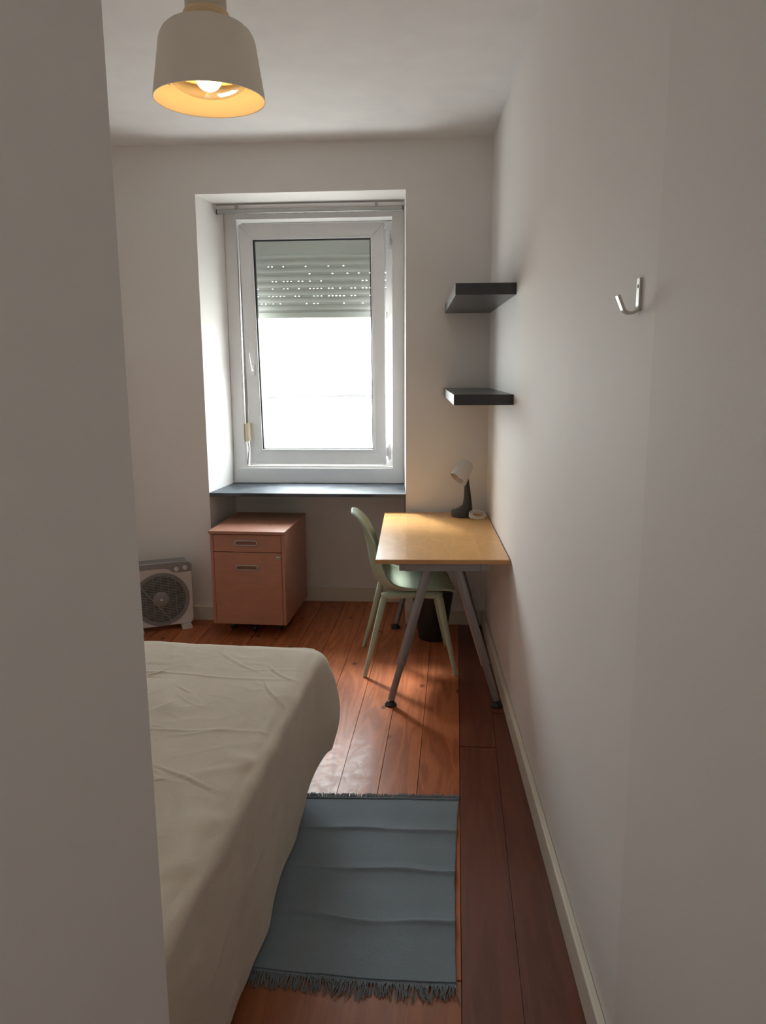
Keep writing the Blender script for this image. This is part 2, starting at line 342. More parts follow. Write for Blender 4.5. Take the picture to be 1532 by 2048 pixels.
for mb in mitre(None, sx0 + .074, sx1 - .072, .092, sh - .080, .014, .014, .014, .014, -.004, .02): mb.build('glazing_bead', PVC, sash, bevel=.003)
gx0, gx1, gz0, gz1 = sx0 + .087, sx1 - .085, .105, sh - .093
for mb in mitre(None, gx0, gx1, gz0, gz1, .010, .008, .010, .006, .006, .03): mb.build('gasket', RUB, sash)
B(gx0, gx1, .024, .028, gz0, gz1).build('glass_pane', GLASS, sash)
hb = MB(); hb.box(-1.552, -1.526, -.012, 0, .605, .675); hb.build('handle_plate', PVC, sash, bevel=.004)
MB().tube([(-1.539, -.01, .64), (-1.539, -.035, .64), (-1.541, -.045, .65), (-1.548, -.048, .70), (-1.552, -.048, .76)], [.009, .009, .009, .008, .007], 10).build('handle_lever', PVC, sash, smooth=True)
for z, h in ((2.36, .115), (.985, .105)):
    hg = MB(); hg.tube([(-.632, .535, z), (-.632, .535, z + h)], .010, 12); hg.box(-.655, -.628, .54, .57, z + .02, z + h - .02)
    hg.build('hinge', PVC, win, smooth='auto', bevel=.001)
B(-.652, -.642, .535, .56, 1.92, 1.965).build('catch', ALU, win)
# roller shutter outside the glass
shu = empty('roller_shutter', (BX, BY, 0), ANG)
tag(shu, 'pale grey roller shutter, half lowered behind the window glass', 'shutter')
D0 = .62
B(-1.60, -.615, D0 - .006, D0 + .004, 2.352, 2.56).build('box_board', SHUT, shu)
B(-1.60, -.615, D0 + .010, D0 + .022, 2.34, 2.42).build('slat', SHUT, shu)
zs = [2.362, 2.322, 2.272, 2.224, 2.176, 2.128, 2.079, 2.030, 1.978]
slat_meshes = {}
for i in range(len(zs) - 1):
    z1, z0 = zs[i], zs[i + 1]; g = .0035; n = 7; poly = []
    for k in range(n + 1): t = k / n; poly.append((D0 + .018 - .011 * math.sin(math.pi * t) ** .7, z0 + g + (z1 - z0 - g) * t))
    poly = poly + [(D0 + .024, z1), (D0 + .024, z0 + g)]
    MB().prism(poly[::-1], -1.60, -.615, 'x').build('slat', SHUT, shu, smooth='auto')
B(-1.60, -.615, D0 + .002, D0 + .022, 1.935, 1.976).build('bottom_rail', SHUT, shu, bevel=.004)
lk = MB()
random.seed(3)
for i, z in enumerate(zs[1:]):
    u = -1.60
    while u < -.62:
        slot = .0095 if (i >= 1 and random.random() < [0, .25, .28, .42, .45, .55, .3, 0][i]) else 0
        lk.box(u, u + .0255 - slot, D0 + .012, D0 + .030, z - .004, z + .0085); u += .0255
lk_o = lk.build('slat_link', SHUT, shu); lk_o['kind'] = 'stuff'
for u in (-1.612, -.603): B(min(u, u + (.022 if u < -1 else -.022)), max(u, u + (.022 if u < -1 else -.022)), D0 - .0, D0 + .04, .94, 2.5).build('guide_rail', PVC, shu)
# shutter strap with winder
sp_ = empty('shutter_strap', (BX, BY, 0), ANG)
tag(sp_, 'grey shutter pull strap with small cream winder box left of the sash', 'strap')
B(-1.606, -1.588, .478, .481, 1.235, 2.50).build('strap', STRAP, sp_)
wx = MB(); wx.box(-1.611, -1.588, .452, .50, 1.113, 1.236); wx.build('winder_case', CREAM, sp_, bevel=.007, seg=3)
B(-1.5885, -1.574, .446, .495, 1.118, 1.242).build('winder_cover', CREAM, sp_, bevel=.005, seg=3)
MB().tube([(-1.597, .48, 1.115), (-1.590, .475, 1.06), (-1.597, .475, 1.0), (-1.604, .48, .955)], .004, 8).build('strap_tail', STRAP, sp_, smooth=True)
# curtain rail
rl = empty('curtain_rail', (BX, BY, 0), ANG)
tag(rl, 'grey metal curtain rail under the top of the window recess', 'curtain rail')
B(-1.697, -.522, .285, .305, 2.603, 2.6075).build('ceiling_strip', ALU, rl)
B(-1.686, -.528, .268, .300, 2.549, 2.575).build('track', ALU, rl, bevel=.005)
for u in (-1.565, -.690): B(u - .009, u + .009, .285, .297, 2.574, 2.604).build('bracket', ALU, rl)
for u0, u1 in ((-1.690, -1.686), (-.528, -.524)): B(u0, u1, .268, .300, 2.548, 2.576).build('end_cap', BLK, rl)
random.seed(8)
for c0 in (-1.64, -1.585, -1.50, -1.41, -1.385, -1.30, -1.285, -1.255, -1.20, -1.185, -1.13, -1.07, -.93, -.85, -.83, -.70, -.60, -.58, -.565):
    u = c0 + random.uniform(-.006, .006)
    MB().tube([(u - .004, .284, 2.548), (u - .004, .284, 2.542), (u, .284, 2.548), (u + .004, .284, 2.542), (u + .004, .284, 2.548)], .0014, 6).build('glider', ALU, rl)
# overhead cables across the street
for k, (z0, z1, s, y) in enumerate(((1.225, 1.19, .03, 12.0), (1.20, 1.215, .045, 12.1), (1.185, 1.17, .02, 11.9))):
    pts = [(-8 + 14 * t / 40, y + .02 * math.sin(t), z0 + (z1 - z0) * t / 40 - s * math.sin(math.pi * t / 40) + .008 * math.sin(t * 1.3 + k)) for t in range(41)]
    o = MB().tube(pts, .008, 6).build('overhead_cable', EXTC, smooth=True)
    tag(o, ['highest of the three thin cables across the bright street outside the window', 'middle one of the three thin cables across the street outside the window', 'lowest of the three thin cables across the bright street outside the window'][k], 'cable', 'overhead cables outside the window')

# ---------------------------------------------------------------- wall shelves
for z0, z1, xl, lab in ((1.914, 1.964, .185, 'black floating wall shelf, upper of the two in the corner'), (1.433, 1.480, .183, 'black floating wall shelf, lower of the two, above the desk lamp')):
    o = B(xl - .451, 0, 0, 1.155, 0, z1 - z0).build('wall_shelf', SHELFM, bevel=.0012, loc=(.451, 3.49, z0))
    tag(o, lab, 'shelf', 'floating wall shelves')
# coat hook
hk = empty('coat_hook', (.452, 1.597, 1.703)); tag(hk, 'brushed metal J-shaped coat hook screwed to the right wall', 'hook')
path = [(-.0025, .070), (-.0025, .018)] + [(-.0185 + .016 * math.cos(a), .0155 - .0135 * math.sin(a)) for a in [math.pi * k / 12 for k in range(0, 11)]] + [(-.0415, .030), (-.0445, .037)]
rings = []
for i, (x, z) in enumerate(path):
    a = path[max(i - 1, 0)]; c = path[min(i + 1, len(path) - 1)]; t = Vector((c[0] - a[0], c[1] - a[1])).normalized(); n_ = Vector((-t.y, t.x)) * .0029
    rings.append([(x + n_.x, -.010, z + n_.y), (x + n_.x, .010, z + n_.y), (x - n_.x, .010, z - n_.y), (x - n_.x, -.010, z - n_.y)])
MB().loft(rings).build('hook_bar', NICKEL, hk, bevel=.0008)
MB().lathe([(.0001, 0), (.0038, .0004), (.0036, .0016), (.0012, .0022), (.0001, .0016)], 16).build('screw', ALU, hk, smooth=True, loc=(-.0048, 0, .054), rot=(0, -math.pi / 2, 0))

# ---------------------------------------------------------------- desk
dk = empty('desk', (.1365, 4.022, 0)); tag(dk, 'light birch desk on grey steel A-shaped legs against the right wall', 'desk')
dx0, dx1, dy0, dy1 = -.309, .309, -.592, .588
B(dx0, dx1, dy0, dy1, .7085, .7285).build('tabletop', BIRCHE, dk, bevel=.0015)
vw = [dx0 + .0005, -.17, -.045, .06, .185, dx1 - .0005]
for k in range(5): B(vw[k], vw[k + 1] - .00015, dy0 + .0005, dy1 - .0005, .7284, .7300).build('veneer_strip', BIRCH, dk)
for x in (-.187, .190): B(x - .013, x + .013, -.582, .572, .674, .708).build('long_rail', STEEL, dk, bevel=.003)
for y in (-.572, .545):
    B(-.174, .177, y - .012, y + .03, .672, .707).build('cross_rail', STEEL, dk, bevel=.003)
    for xt, xf in ((-.068, -.243), (.071, .266)):
        d = Vector((xf - xt, 0, -.655)); top = Vector((xt, y + .008, .675)); j = top + d * .70
        lg = MB().tube([top, j], .0215, 20).build('leg', STEEL, dk, smooth='auto')
        MB().tube([j - d * .01, top + d * .985], .0165, 20).build('leg_extension', STEEL, lg, smooth='auto')
        MB().tube([j - d * .004, j + d * .006], .0225, 20).build('leg_collar', STEEL, lg, smooth='auto')
        MB().lathe([(.0, 0), (.028, 0), (.029, .006), (.022, .012), (.018, .022), (.0, .022)], 24, (xf, y + .008)).build('foot', BLK, lg, smooth='auto')

# ---------------------------------------------------------------- chair
ch = empty('desk_chair', (-.018, 4.035, 0), .075); tag(ch, 'pale green plastic shell chair tucked sideways under the desk', 'chair')
prof = [(.224, .424, .165, .0), (.226, .438, .185, .002), (.205, .449, .198, .008), (.14, .449, .210, .016), (.06, .441, .217, .026), (-.02, .434, .220, .038), (-.09, .436, .219, .05), (-.145, .455, .216, .058), (-.185, .497, .212, .060),
        (-.206, .555, .207, .056), (-.219, .62, .200, .048), (-.229, .68, .191, .040), (-.243, .735, .178, .032), (-.262, .785, .158, .022), (-.285, .825, .128, .012), (-.300, .843, .095, .006), (-.312, .851, .06, .002)]
rows = []
NS = 52
def cr_pt(L, t):
    i = min(int(t), len(L) - 2); f = t - i; p = [L[max(i - 1, 0)], L[i], L[i + 1], L[min(i + 2, len(L) - 1)]]
    return tuple(.5 * ((2 * p[1][k]) + (-p[0][k] + p[2][k]) * f + (2 * p[0][k] - 5 * p[1][k] + 4 * p[2][k] - p[3][k]) * f * f + (-p[0][k] + 3 * p[1][k] - 3 * p[2][k] + p[3][k]) * f ** 3) for k in range(len(L[0])))
for i in range(NS + 1):
    t = (len(prof) - 1) * i / NS; x, z, hw, lift = cr_pt(prof, t); x2, z2, *_ = cr_pt(prof, min(t + .05, len(prof) - 1)); x1, z1, *_ = cr_pt(prof, max(t - .05, 0))
    tg = Vector((x2 - x1, z2 - z1)).normalized(); nm = Vector((tg.y, -tg.x))     # up for the seat, forward for the back
    row = []
    for j in range(25):
        s_ = -1 + 2 * j / 24; b_ = lift * abs(s_) ** 2.6 * 1.15; row.append((x + nm.x * b_, s_ * hw, z + nm.y * b_))
    rows.append(row)
so = MB().grid(rows).build('seat_shell', GREEN, ch, smooth=True)
md = so.modifiers.new('thick', 'SOLIDIFY'); md.thickness = .011; md.offset = 0; md2 = so.modifiers.new('bev', 'BEVEL'); md2.width = .003; md2.segments = 2; md2.limit_method = 'ANGLE'; md2.angle_limit = .9
for sy in (-1, 1):
    y0 = .165 * sy
    bm_ = MB().tube([(-.160, y0, .424), (-.11, y0, .428), (0, y0, .430), (.11, y0, .428), (.160, y0, .424)], [.017, .022, .017, .022, .017], 12)
    bm_.build('side_rail', GREEN, ch, smooth=True)
    for sx, xf in ((-1, -.252), (1, .228)):
        MB().tube([(sx * .136, y0, .432), (sx * .149, sy * .168, .400), (sx * .145 + (xf - sx * .145) * .5, sy * .193, .205), (xf, sy * .222, .003)], [.018, .019, .0155, .0105], 16).build('leg', GREEN, ch, smooth='auto')
MB().tube([(0, -.165, .42), (0, .165, .42)], .014, 10).build('cross_rail', GREEN, ch, smooth=True)

# ---------------------------------------------------------------- waste bin under the desk
bn = MB().lathe([(.0, .004), (.078, .004), (.083, .010), (.125, .300), (.130, .302), (.130, .308), (.122, .308), (.080, .016), (.0, .012)], 48)
o = bn.build('waste_bin', BIN, smooth='auto', loc=(.118, 4.40, 0)); tag(o, 'black tapered plastic waste bin on the floor under the desk', 'bin')

# ---------------------------------------------------------------- desk lamp
dl = empty('desk_lamp', (.292, 4.490, .730)); tag(dl, 'small table lamp with dark grey stem and white tilted shade on the desk', 'lamp')
def ell(cx, cy, rx, ry, z, n=32, p=2.0):
    return [(cx + rx * math.copysign(abs(math.cos(a)) ** (2 / p), math.cos(a)), cy + ry * math.copysign(abs(math.sin(a)) ** (2 / p), math.sin(a)), z) for a in [2 * math.pi * k / n for k in range(n)]]
MB().lathe([(.0, 0), (.060, 0), (.063, .003), (.064, .031), (.061, .036), (.0, .036)], 40).build('base', LAMPG, dl, smooth='auto')
def st_x(z):
    L = [(.030, -.056, .060), (.040, -.045, .0615), (.052, -.020, .060), (.066, .000, .058), (.085, .006, .057), (.12, .0095, .052), (.17, .011, .045), (.215, .0125, .038), (.235, .015, .035)]
    for a, b in zip(L[:-1], L[1:]):
        if a[0] <= z <= b[0] + 1e-9:
            f = (z - a[0]) / (b[0] - a[0]); return a[1] + (b[1] - a[1]) * f, a[2] + (b[2] - a[2]) * f
rg = []
for z in (.030, .036, .044, .052, .060, .068, .08, .10, .13, .17, .20, .235):
    l_, r_ = st_x(z); rx = (r_ - l_) / 2; rg.append(ell((l_ + r_) / 2, 0, rx, min(.056, rx * 1.05 + .002), z))
MB().loft(rg).build('stem', LAMPG, dl, smooth='auto')
ax = Vector((.46, .40, .79)).normalized()     # axis of the shade, from mouth to crown
bc = Vector((-.028, -.03, .225)); e1 = Vector((1, 0, 0)); e1 = (e1 - ax * e1.dot(ax)).normalized(); e2 = ax.cross(e1)
def shade_ring(r, h, tilt=.0): return [tuple(bc + ax * h + (e1 * math.cos(a) + e2 * math.sin(a)) * r - ax * tilt * math.cos(a)) for a in [2 * math.pi * k / 40 for k in range(40)]]
MB().loft([shade_ring(.055, .0, .010), shade_ring(.053, .03, .006), shade_ring(.047, .085), shade_ring(.044, .108), shade_ring(.037, .117), shade_ring(.02, .121), shade_ring(.018, .119),
           shade_ring(.034, .114), shade_ring(.044, .085), shade_ring(.050, .03, .006), shade_ring(.0525, .0, .010), shade_ring(.055, .0, .010)], False, False).build('shade', LAMPW, dl, smooth='auto')
bl = MB(); rr_ = [];
for k in range(9):
    a = math.pi * k / 8; rr_.append((max(.0005, .022 * math.sin(a)), .022 - .022 * math.cos(a)))
bl.lathe(rr_, 20); bl.lathe([(.012, .036), (.013, .10)], 16)
q = Vector((0, 0, 1)).rotation_difference(ax)
bo = bl.build('bulb', FROST, dl, smooth=True, loc=tuple(bc + ax * .012)); bo.rotation_mode = 'QUATERNION'; bo.rotation_quaternion = q
# coiled cable by the lamp
cc = empty('charging_cable', (.376, 4.408, .730), .1); tag(cc, 'coiled white charging cable lying on the desk beside the lamp', 'cable')
random.seed(11); pts = []
for k in range(170):
    a = 2 * math.pi * k / 30; lp = k / 30.0
    rx = .050 + .005 * math.sin(1.7 * lp * 2 + 1) - .0022 * lp; ry = .034 + .005 * math.cos(2.3 * lp)
    tilt = .42 + .16 * math.sin(lp * 2.1)
    x = rx * math.cos(a) + .004 * math.sin(lp * 3); y = ry * math.sin(a) + .003 * math.cos(lp * 2)
    pts.append((x, y, max(.0022, .0022 + .0035 * lp * .9 + (y + .034) * tilt * .9)))
MB().tube(pts, .0024, 7).build('cable_coil', CABLE, cc, smooth=True)
MB().tube([(-.028 + .056 * t / 12, -.013 + .013 * math.sin(t * .5), .012 + .004 * math.sin(t)) for t in range(13)], .0024, 7).build('cable_end', CABLE, cc, smooth=True)
B(-.036, -.027, -.002, .006, .004, .034).build('plug', CABLE, cc, bevel=.001)

# ---------------------------------------------------------------- filing cabinet
cb = empty('filing_cabinet', (-.980, 4.372, 0), -.072); tag(cb, 'brown beech filing cabinet on castors in the niche under the window', 'cabinet')
cw, cdp, cz0, cz1 = .228, .598, .085, .660
def cabbox(name, *a, parent=cb, m=BEECH, bv=.0015): return B(*a).build(name, m, parent, bevel=bv)
cabbox('side_panel', -cw + .003, -cw + .021, .001, cdp, cz0, cz1 - .019); cabbox('side_panel', cw - .021, cw - .003, .001, cdp, cz0, cz1 - .019)
cabbox('back_panel', -cw + .021, cw - .021, cdp - .012, cdp - .001, cz0, cz1 - .019); cabbox('bottom_panel', -cw + .021, cw - .021, .021, cdp - .012, cz0, cz0 + .018)
B(-cw - .004, cw + .002, -.010, cdp, cz1 - .019, cz1).build('top_panel', BEECH, cb, bevel=.004, seg=3)
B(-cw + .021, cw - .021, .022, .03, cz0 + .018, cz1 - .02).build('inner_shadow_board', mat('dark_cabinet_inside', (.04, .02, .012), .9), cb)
def drawer(z0, z1, hz, lock):
    d = B(-cw + .0235, cw - .0235, .001, .0195, z0, z1).build('drawer', BEECH, cb, bevel=.001)
    rw, rh = .066, .0135; n = 12
    loop = [(-.005 + (rw - rh) * (1 if math.cos(a) > 0 else -1) + rh * math.cos(a), 0, hz + rh * math.sin(a)) for a in [2 * math.pi * (k + .5) / 32 for k in range(32)]]
    MB().tube([(x, -.002, z) for x, _, z in loop], .0042, 8, closed=True).build('handle', HANDLE, d, smooth=True)
    MB().prism([(x * .97, z) for x, _, z in loop], .0002, .0009, 'y').build('handle_recess', mat('brown_handle_inlay', (.22, .10, .06), .6), d)
    if lock: 
        MB().lathe([(.0001, 0), (.0001, .004), (.009, .004), (.0115, .003), (.0125, 0)], 24).build('lock', NICKEL, d, smooth='auto', loc=(cw - .042, .0008, z1 - .030), rot=(math.pi / 2, 0, 0))
        B(cw - .0465, cw - .0375, -.0042, -.003, z1 - .0335, z1 - .0265).build('keyway', BLK, d)
drawer(.534, .637, .588, False); drawer(.0855, .530, .437, True)
for x in (-.15, .15):
    for y in (.16, .50):
        c_ = MB(); c_.tube([(x - .012, y, .026), (x + .012, y, .026)], .0255, 20); c_.box(x - .015, x + .015, y - .015, y + .015, .048, .0845)
        c_.build('castor', BLK, cb, smooth='auto')
c_ = MB(); c_.tube([(-.012, .12, .022), (.010, .12, .022)], .0215, 20); c_.box(-.014, .012, .11, .13, .04, .0845); c_.build('castor', BLK, cb, smooth='auto')

# ---------------------------------------------------------------- box fan
fa = math.atan2(.40, .917)
fn = empty('box_fan', (-1.572, 4.535, 0), fa); tag(fn, 'white box fan with grey round grille on the floor by the left corner', 'fan')
fw, fz0, fz1, fd = .192, .030, .432, .055
def rrect(w, z0, z1, r, n=8):
    pts = []
    for cx, cz, a0 in ((w - r, z0 + r, -90), (w - r, z1 - r, 0), (-w + r, z1 - r, 90), (-w + r, z0 + r, 180)):
        for k in range(n + 1): a = math.radians(a0 + 90 * k / n); pts.append((cx + r * math.cos(a), cz + r * math.sin(a)))
    return pts
gc = (0.0, .203); gr = .168
outl = rrect(fw, fz0, fz1, .032, 8); NO = len(outl)
# resample the outline by angle about the grille centre so that the front plate can be bridged to its round hole
def ray_hit(a):
    dx, dz = math.cos(a), math.sin(a); best = None
    for i in range(NO):
        p, q_ = outl[i], outl[(i + 1) % NO]; ex, ez = q_[0] - p[0], q_[1] - p[1]; den = dx * ez - dz * ex
        if abs(den) < 1e-9: continue
        t = ((p[0] - gc[0]) * ez - (p[1] - gc[1]) * ex) / den; s__ = ((p[0] - gc[0]) * dz - (p[1] - gc[1]) * dx) / den
        if t > 0 and -1e-6 <= s__ <= 1 + 1e-6 and (best is None or t < best): best = t
    return (gc[0] + dx * best, gc[1] + dz * best)
NA = 96; angs = [2 * math.pi * k / NA for k in range(NA)]; oo = [ray_hit(a) for a in angs]
def circ(r, y): return [(gc[0] + r * math.cos(a), y, gc[1] + r * math.sin(a)) for a in angs]
def shr(k, y): return [(gc[0] + (x - gc[0]) * k, y, gc[1] + (z - gc[1]) * k) for x, z in oo]
MB().loft([circ(gr, -fd + .03), circ(gr, -fd + .002), circ(gr + .004, -fd), shr(.975, -fd), shr(1.0, -fd + .006), shr(1.0, fd - .006), shr(.97, fd), circ(.05, fd)], False, True).build('housing', FANW, fn, smooth='auto')
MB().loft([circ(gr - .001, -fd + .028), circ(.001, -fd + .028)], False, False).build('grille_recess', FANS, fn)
MB().tube(circ(gr - .004, -fd - .001), .005, 8, closed=True).build('grille_ring', FANG, fn, smooth=True)
MB().loft([circ(gr - .004, -fd + .004), circ(gr - .022, -fd + .002)], False, False).build('grille_rim', FANL, fn)
gm = MB()
for k in range(30):
    z = gc[1] - gr + .022 + k * .0101; h = math.sqrt(max(0, (gr - .016) ** 2 - (z - gc[1]) ** 2)); gm.box(-h, h, -fd + .001, -fd + .010, z - .0021, z + .0021)
for x in (-.135, -.09, -.045, .0, .045, .09, .135):
    h = math.sqrt((gr - .016) ** 2 - x * x); gm.box(x - .0013, x + .0013, -fd - .0015, -fd + .004, gc[1] - h, gc[1] + h)
g_o = gm.build('grille_bars', FANL, fn); g_o['kind'] = 'stuff'
MB().lathe([(.0001, .012), (.006, .012), (.007, .008), (.042, .0065), (.047, .004), (.050, 0)], 40).build('hub_cap', FANG, fn, smooth='auto', loc=(gc[0], -fd, gc[1]), rot=(math.pi / 2, 0, 0))
MB().lathe([(.0001, .015), (.006, .014), (.007, .01)], 20).build('hub_screw', FANW, fn, smooth=True, loc=(gc[0], -fd, gc[1]), rot=(math.pi / 2, 0, 0))
MB().tube([(-.132, -fd - .003, gc[1] + .105), (.062, -fd - .004, gc[1] - .150)], .0014, 6).build('diagonal_line', FANW, fn)  # thin pale diagonal line across the front of the grille
pn = [(fw - .001, .385 - .018), (fw - .001, fz1 - .030), (fw - .008, fz1 - .012), (fw - .026, fz1 - .0005), (-fw + .026, fz1 - .0005), (-fw + .008, fz1 - .012), (-fw + .001, fz1 - .03), (-fw + .001, .397), (.03, .397), (.055, .387), (.075, .370), (.105, .365)]
MB().prism(pn, -fd - .003, -fd + .004, 'y').build('control_panel', FANG, fn, bevel=.001)
B(-fw + .03, fw - .03, -fd + .01, fd - .01, fz1 - .001, fz1 + .002).build('top_panel', FANG, fn, bevel=.001)
for x, z in ((.098, .389), (.150, .393)):
    k_ = MB().lathe([(.0001, .013), (.0125, .013), (.0145, .009), (.015, 0)], 28).build('knob', FANW, fn, smooth='auto', loc=(x, -fd - .003, z), rot=(math.pi / 2, 0, 0))
    B(-.0018, .0018, -.012, .012, .0125, .0145).build('knob_grip', FANW, k_)
MB().tube([(.03 + .006 * k, -fd - .0034, .408 + .003 * math.sin(k * 2.1)) for k in range(8)], .0008, 5).build('faded_script', mat('pale_print', (.4, .39, .38), .6), fn)
for x in (-.145, .145):
    MB().prism([(x - .030, 0), (x + .030, 0), (x + .033, .012), (x + .024, .034), (x - .024, .034), (x - .033, .012)], -fd - .022, fd + .02, 'y').build('foot', FANW, fn, bevel=.003)

# ---------------------------------------------------------------- ceiling lamp
cl = empty('ceiling_lamp', (-.645, 2.6, 2.436)); tag(cl, 'taupe drum ceiling lamp with lit warm bulb and wooden ring', 'lamp')
MB().lathe([(.1745, .0), (.1720, .02), (.1535, .140), (.1500, .164), (.1450, .180), (.136, .195), (.122, .207), (.105, .215), (.085, .220), (.060, .222)], 96).build('shade', SHADEO, cl, smooth=True)
MB().lathe([(.1745, .0), (.1725, -.0006), (.1715, .002), (.1690, .02), (.1505, .140), (.1470, .164), (.1420, .179), (.133, .193), (.120, .204), (.103, .212), (.085, .2165), (.060, .218)], 96).build('shade_lining', SHADEI, cl, smooth=True)
MB().lathe([(.0, .218), (.068, .218), (.0705, .222), (.0705, .248), (.067, .253), (.0, .253)], 56).build('wooden_ring', RINGW, cl, smooth='auto')
MB().lathe([(.0, .253), (.064, .253), (.064, .4435), (.0, .4435)], 56).build('ceiling_mount', mat('beige_lamp_mount', (.62, .54, .45), .5), cl, smooth='auto')
gp = [(.0001, .012)] + [(.128 * math.sin(a), .080 - .068 * math.cos(a)) for a in [math.pi * k / 28 for k in range(1, 15)]] + [(.126, .088), (.124, .080)]
MB().lathe(gp, 64).build('glass_dome', DOME, cl, smooth=True)
MB().lathe([(.1265, .080), (.158, .088), (.159, .091), (.1265, .086)], 64).build('dome_collar', SHADEI, cl, smooth='auto')
bp_ = [(max(.0005, .042 * math.sin(math.pi * k / 12)), .026 + .042 - .042 * math.cos(math.pi * k / 12)) for k in range(11)] + [(.015, .13), (.015, .215)]
MB().lathe(bp_, 32).build('bulb', BULB, cl, smooth=True)
MB().tube([(-.134, -.02, .056), (-.128, -.025, .044), (-.116, -.030, .038)], .0013, 6).build('clip', ALU, cl, smooth=True)

# ---------------------------------------------------------------- bed and bedspread
RB = -.083
bd = empty('bed', (-1.120, 1.955, 0), RB); tag(bd, 'low bed with its mattress hidden under the beige spread', 'bed')
bwx, bly = .650, .850
B(-bwx, bwx, -bly, bly, .33, .53).build('mattress', MATT, bd, bevel=.04, seg=4)
B(-bwx + .01, bwx - .01, -bly + .01, bly - .01, .17, .33).build('bed_base', MATT, bd, bevel=.01)
for x in (-.62, .62):
    for y in (-.78, .78): MB().tube([(x, y, 0), (x, y, .175)], .025, 16).build('leg', BLK, bd, smooth='auto')
# bedspread: rings that run from the middle of the top, over the edge and down to the hem
hx, hy, zt = .686, .875, .552
N1 = 760
def outline(hx, hy, r):
    """points, outward normals and corner weight around a rounded rectangle, starting at the left of the near side"""
    segs = []; per = []
    L = [('l', (-hx + r, -hy), (hx - r, -hy), (0, -1)), ('a', (hx - r, -hy + r), -90), ('l', (hx, -hy + r), (hx, hy - r), (1, 0)), ('a', (hx - r, hy - r), 0), ('l', (hx - r, hy), (-hx + r, hy), (0, 1)), ('a', (-hx + r, hy - r), 90), ('l', (-hx, hy - r), (-hx, -hy + r), (-1, 0)), ('a', (-hx + r, -hy + r), 180)]
    ln = [((Vector(s[2]) - Vector(s[1])).length if s[0] == 'l' else math.pi * .5 * r * 1.6) for s in L]; tot = sum(ln); out = []
    for k in range(N1):
        s = tot * k / N1
        for seg, q in zip(L, ln):
            if s < q: break
            s -= q
        f = s / q
        if seg[0] == 'l': p = Vector(seg[1]).lerp(Vector(seg[2]), f); n_ = Vector(seg[3]); c = 0
        else: a = math.radians(seg[2] + 90 * f); n_ = Vector((math.cos(a), math.sin(a))); p = Vector(seg[1]) + n_ * r; c = math.sin(math.pi * f)
        out.append((p, n_, c))
    return out
R0 = .055; ol = outline(hx, hy, R0)
def fbm(x, y, z=0): return noise.noise(Vector((x, y, z)))
def ridge(x, y, z, w=6.0): 
    v = noise.noise(Vector((x, y, z))); return math.exp(-(v * w) ** 2)
rings = []
tops = [0, .06, .13, .2, .27, .34] + [.34 + .62 * k / 130 for k in range(1, 131)] + [.97, .98, .988, .994, 1.0]
random.seed(14)
CREASE = []
for k in range(46):
    a = random.choice([random.gauss(.45, .25), random.gauss(.1, .2), random.gauss(2.5, .3)])
    CREASE.append((random.uniform(-.35, .66), random.uniform(-.8, .8), math.cos(a), math.sin(a), random.uniform(.05, .17), random.uniform(-2.2, 2.2), random.uniform(.0016, .0042), random.uniform(.0035, .006)))
def crease_z(x, y):
    z = 0
    for cx, cy, ca, sa, ln, cv, am, wd in CREASE:
        dx = x - cx; dy = y - cy
        if abs(dx) > ln or abs(dy) > ln: continue
        u = dx * ca + dy * sa; v = -dx * sa + dy * ca - cv * u * u
        if abs(v) > .02 or abs(u) > ln: continue
        z += am * (1 - (u / ln) ** 2) * (math.exp(-(v / wd) ** 2) - .35 * math.exp(-((v - 1.8 * wd) / (1.3 * wd)) ** 2))
    return z
def top_z(x, y):
    z = zt + .006 * fbm(x * 2.2, y * 2.2, 3)
    # slanting pull-folds and long creases in the cotton
    z += .011 * (ridge(x * 2.0 + y * 1.6, y * 2.6 - x * 1.2, 1.7, 7) * max(0, fbm(x * 1.7, y * 1.7, 9) + .25))
    z += .0075 * ridge(x * 4.5 - y * 2.5, y * 3.5 + x * 3.0, 5.1, 6) * max(0, fbm(x * 2.3 + 4, y * 2.3, 2) + .15)
    z += .0025 * math.exp(-((y - .56 - .012 * math.sin(x * 9)) / .006) ** 2) + .002 * math.exp(-((y - .16 + .015 * math.sin(x * 7)) / .006) ** 2)
    z += .0035 * ridge(x * 7 - y * 6, y * 5 + x * 2.2, 9.3, 9) * max(0, fbm(x * 2.6 - 3, y * 2.6, 6) + .1)
    z += .0028 * ridge(x * 11 + y * 3, y * 12 - x * 5, 2.3, 7) * max(0, fbm(x * 3.1 + 7, y * 3.1, 8) + .05)
    return z + crease_z(x, y)
for f in tops:
    ring = []
    for p, n_, c in ol:
        q = Vector((p.x * f, p.y * f)) if True else p
        e = max(0, (f - .95) / .05)
        ring.append((q.x, q.y, top_z(q.x, q.y) - .010 * e * e))
    rings.append(ring)
def hem_z(p, n_, c):
    cor = max(0, 1 - abs(p.y - hy) / .16) * (1 if p.x > 0 else 0)
    return .035 + .02 * fbm(p.x * 3, p.y * 3, 7) + .06 * c * (1 if p.x > 0 else .5) + .12 * (lambda q: q * q * (3 - 2 * q))(max(0, min(1, 1.6 - ((p.x - hx) ** 2 + (p.y - hy) ** 2) ** .5 / .13)))
M1 = 60
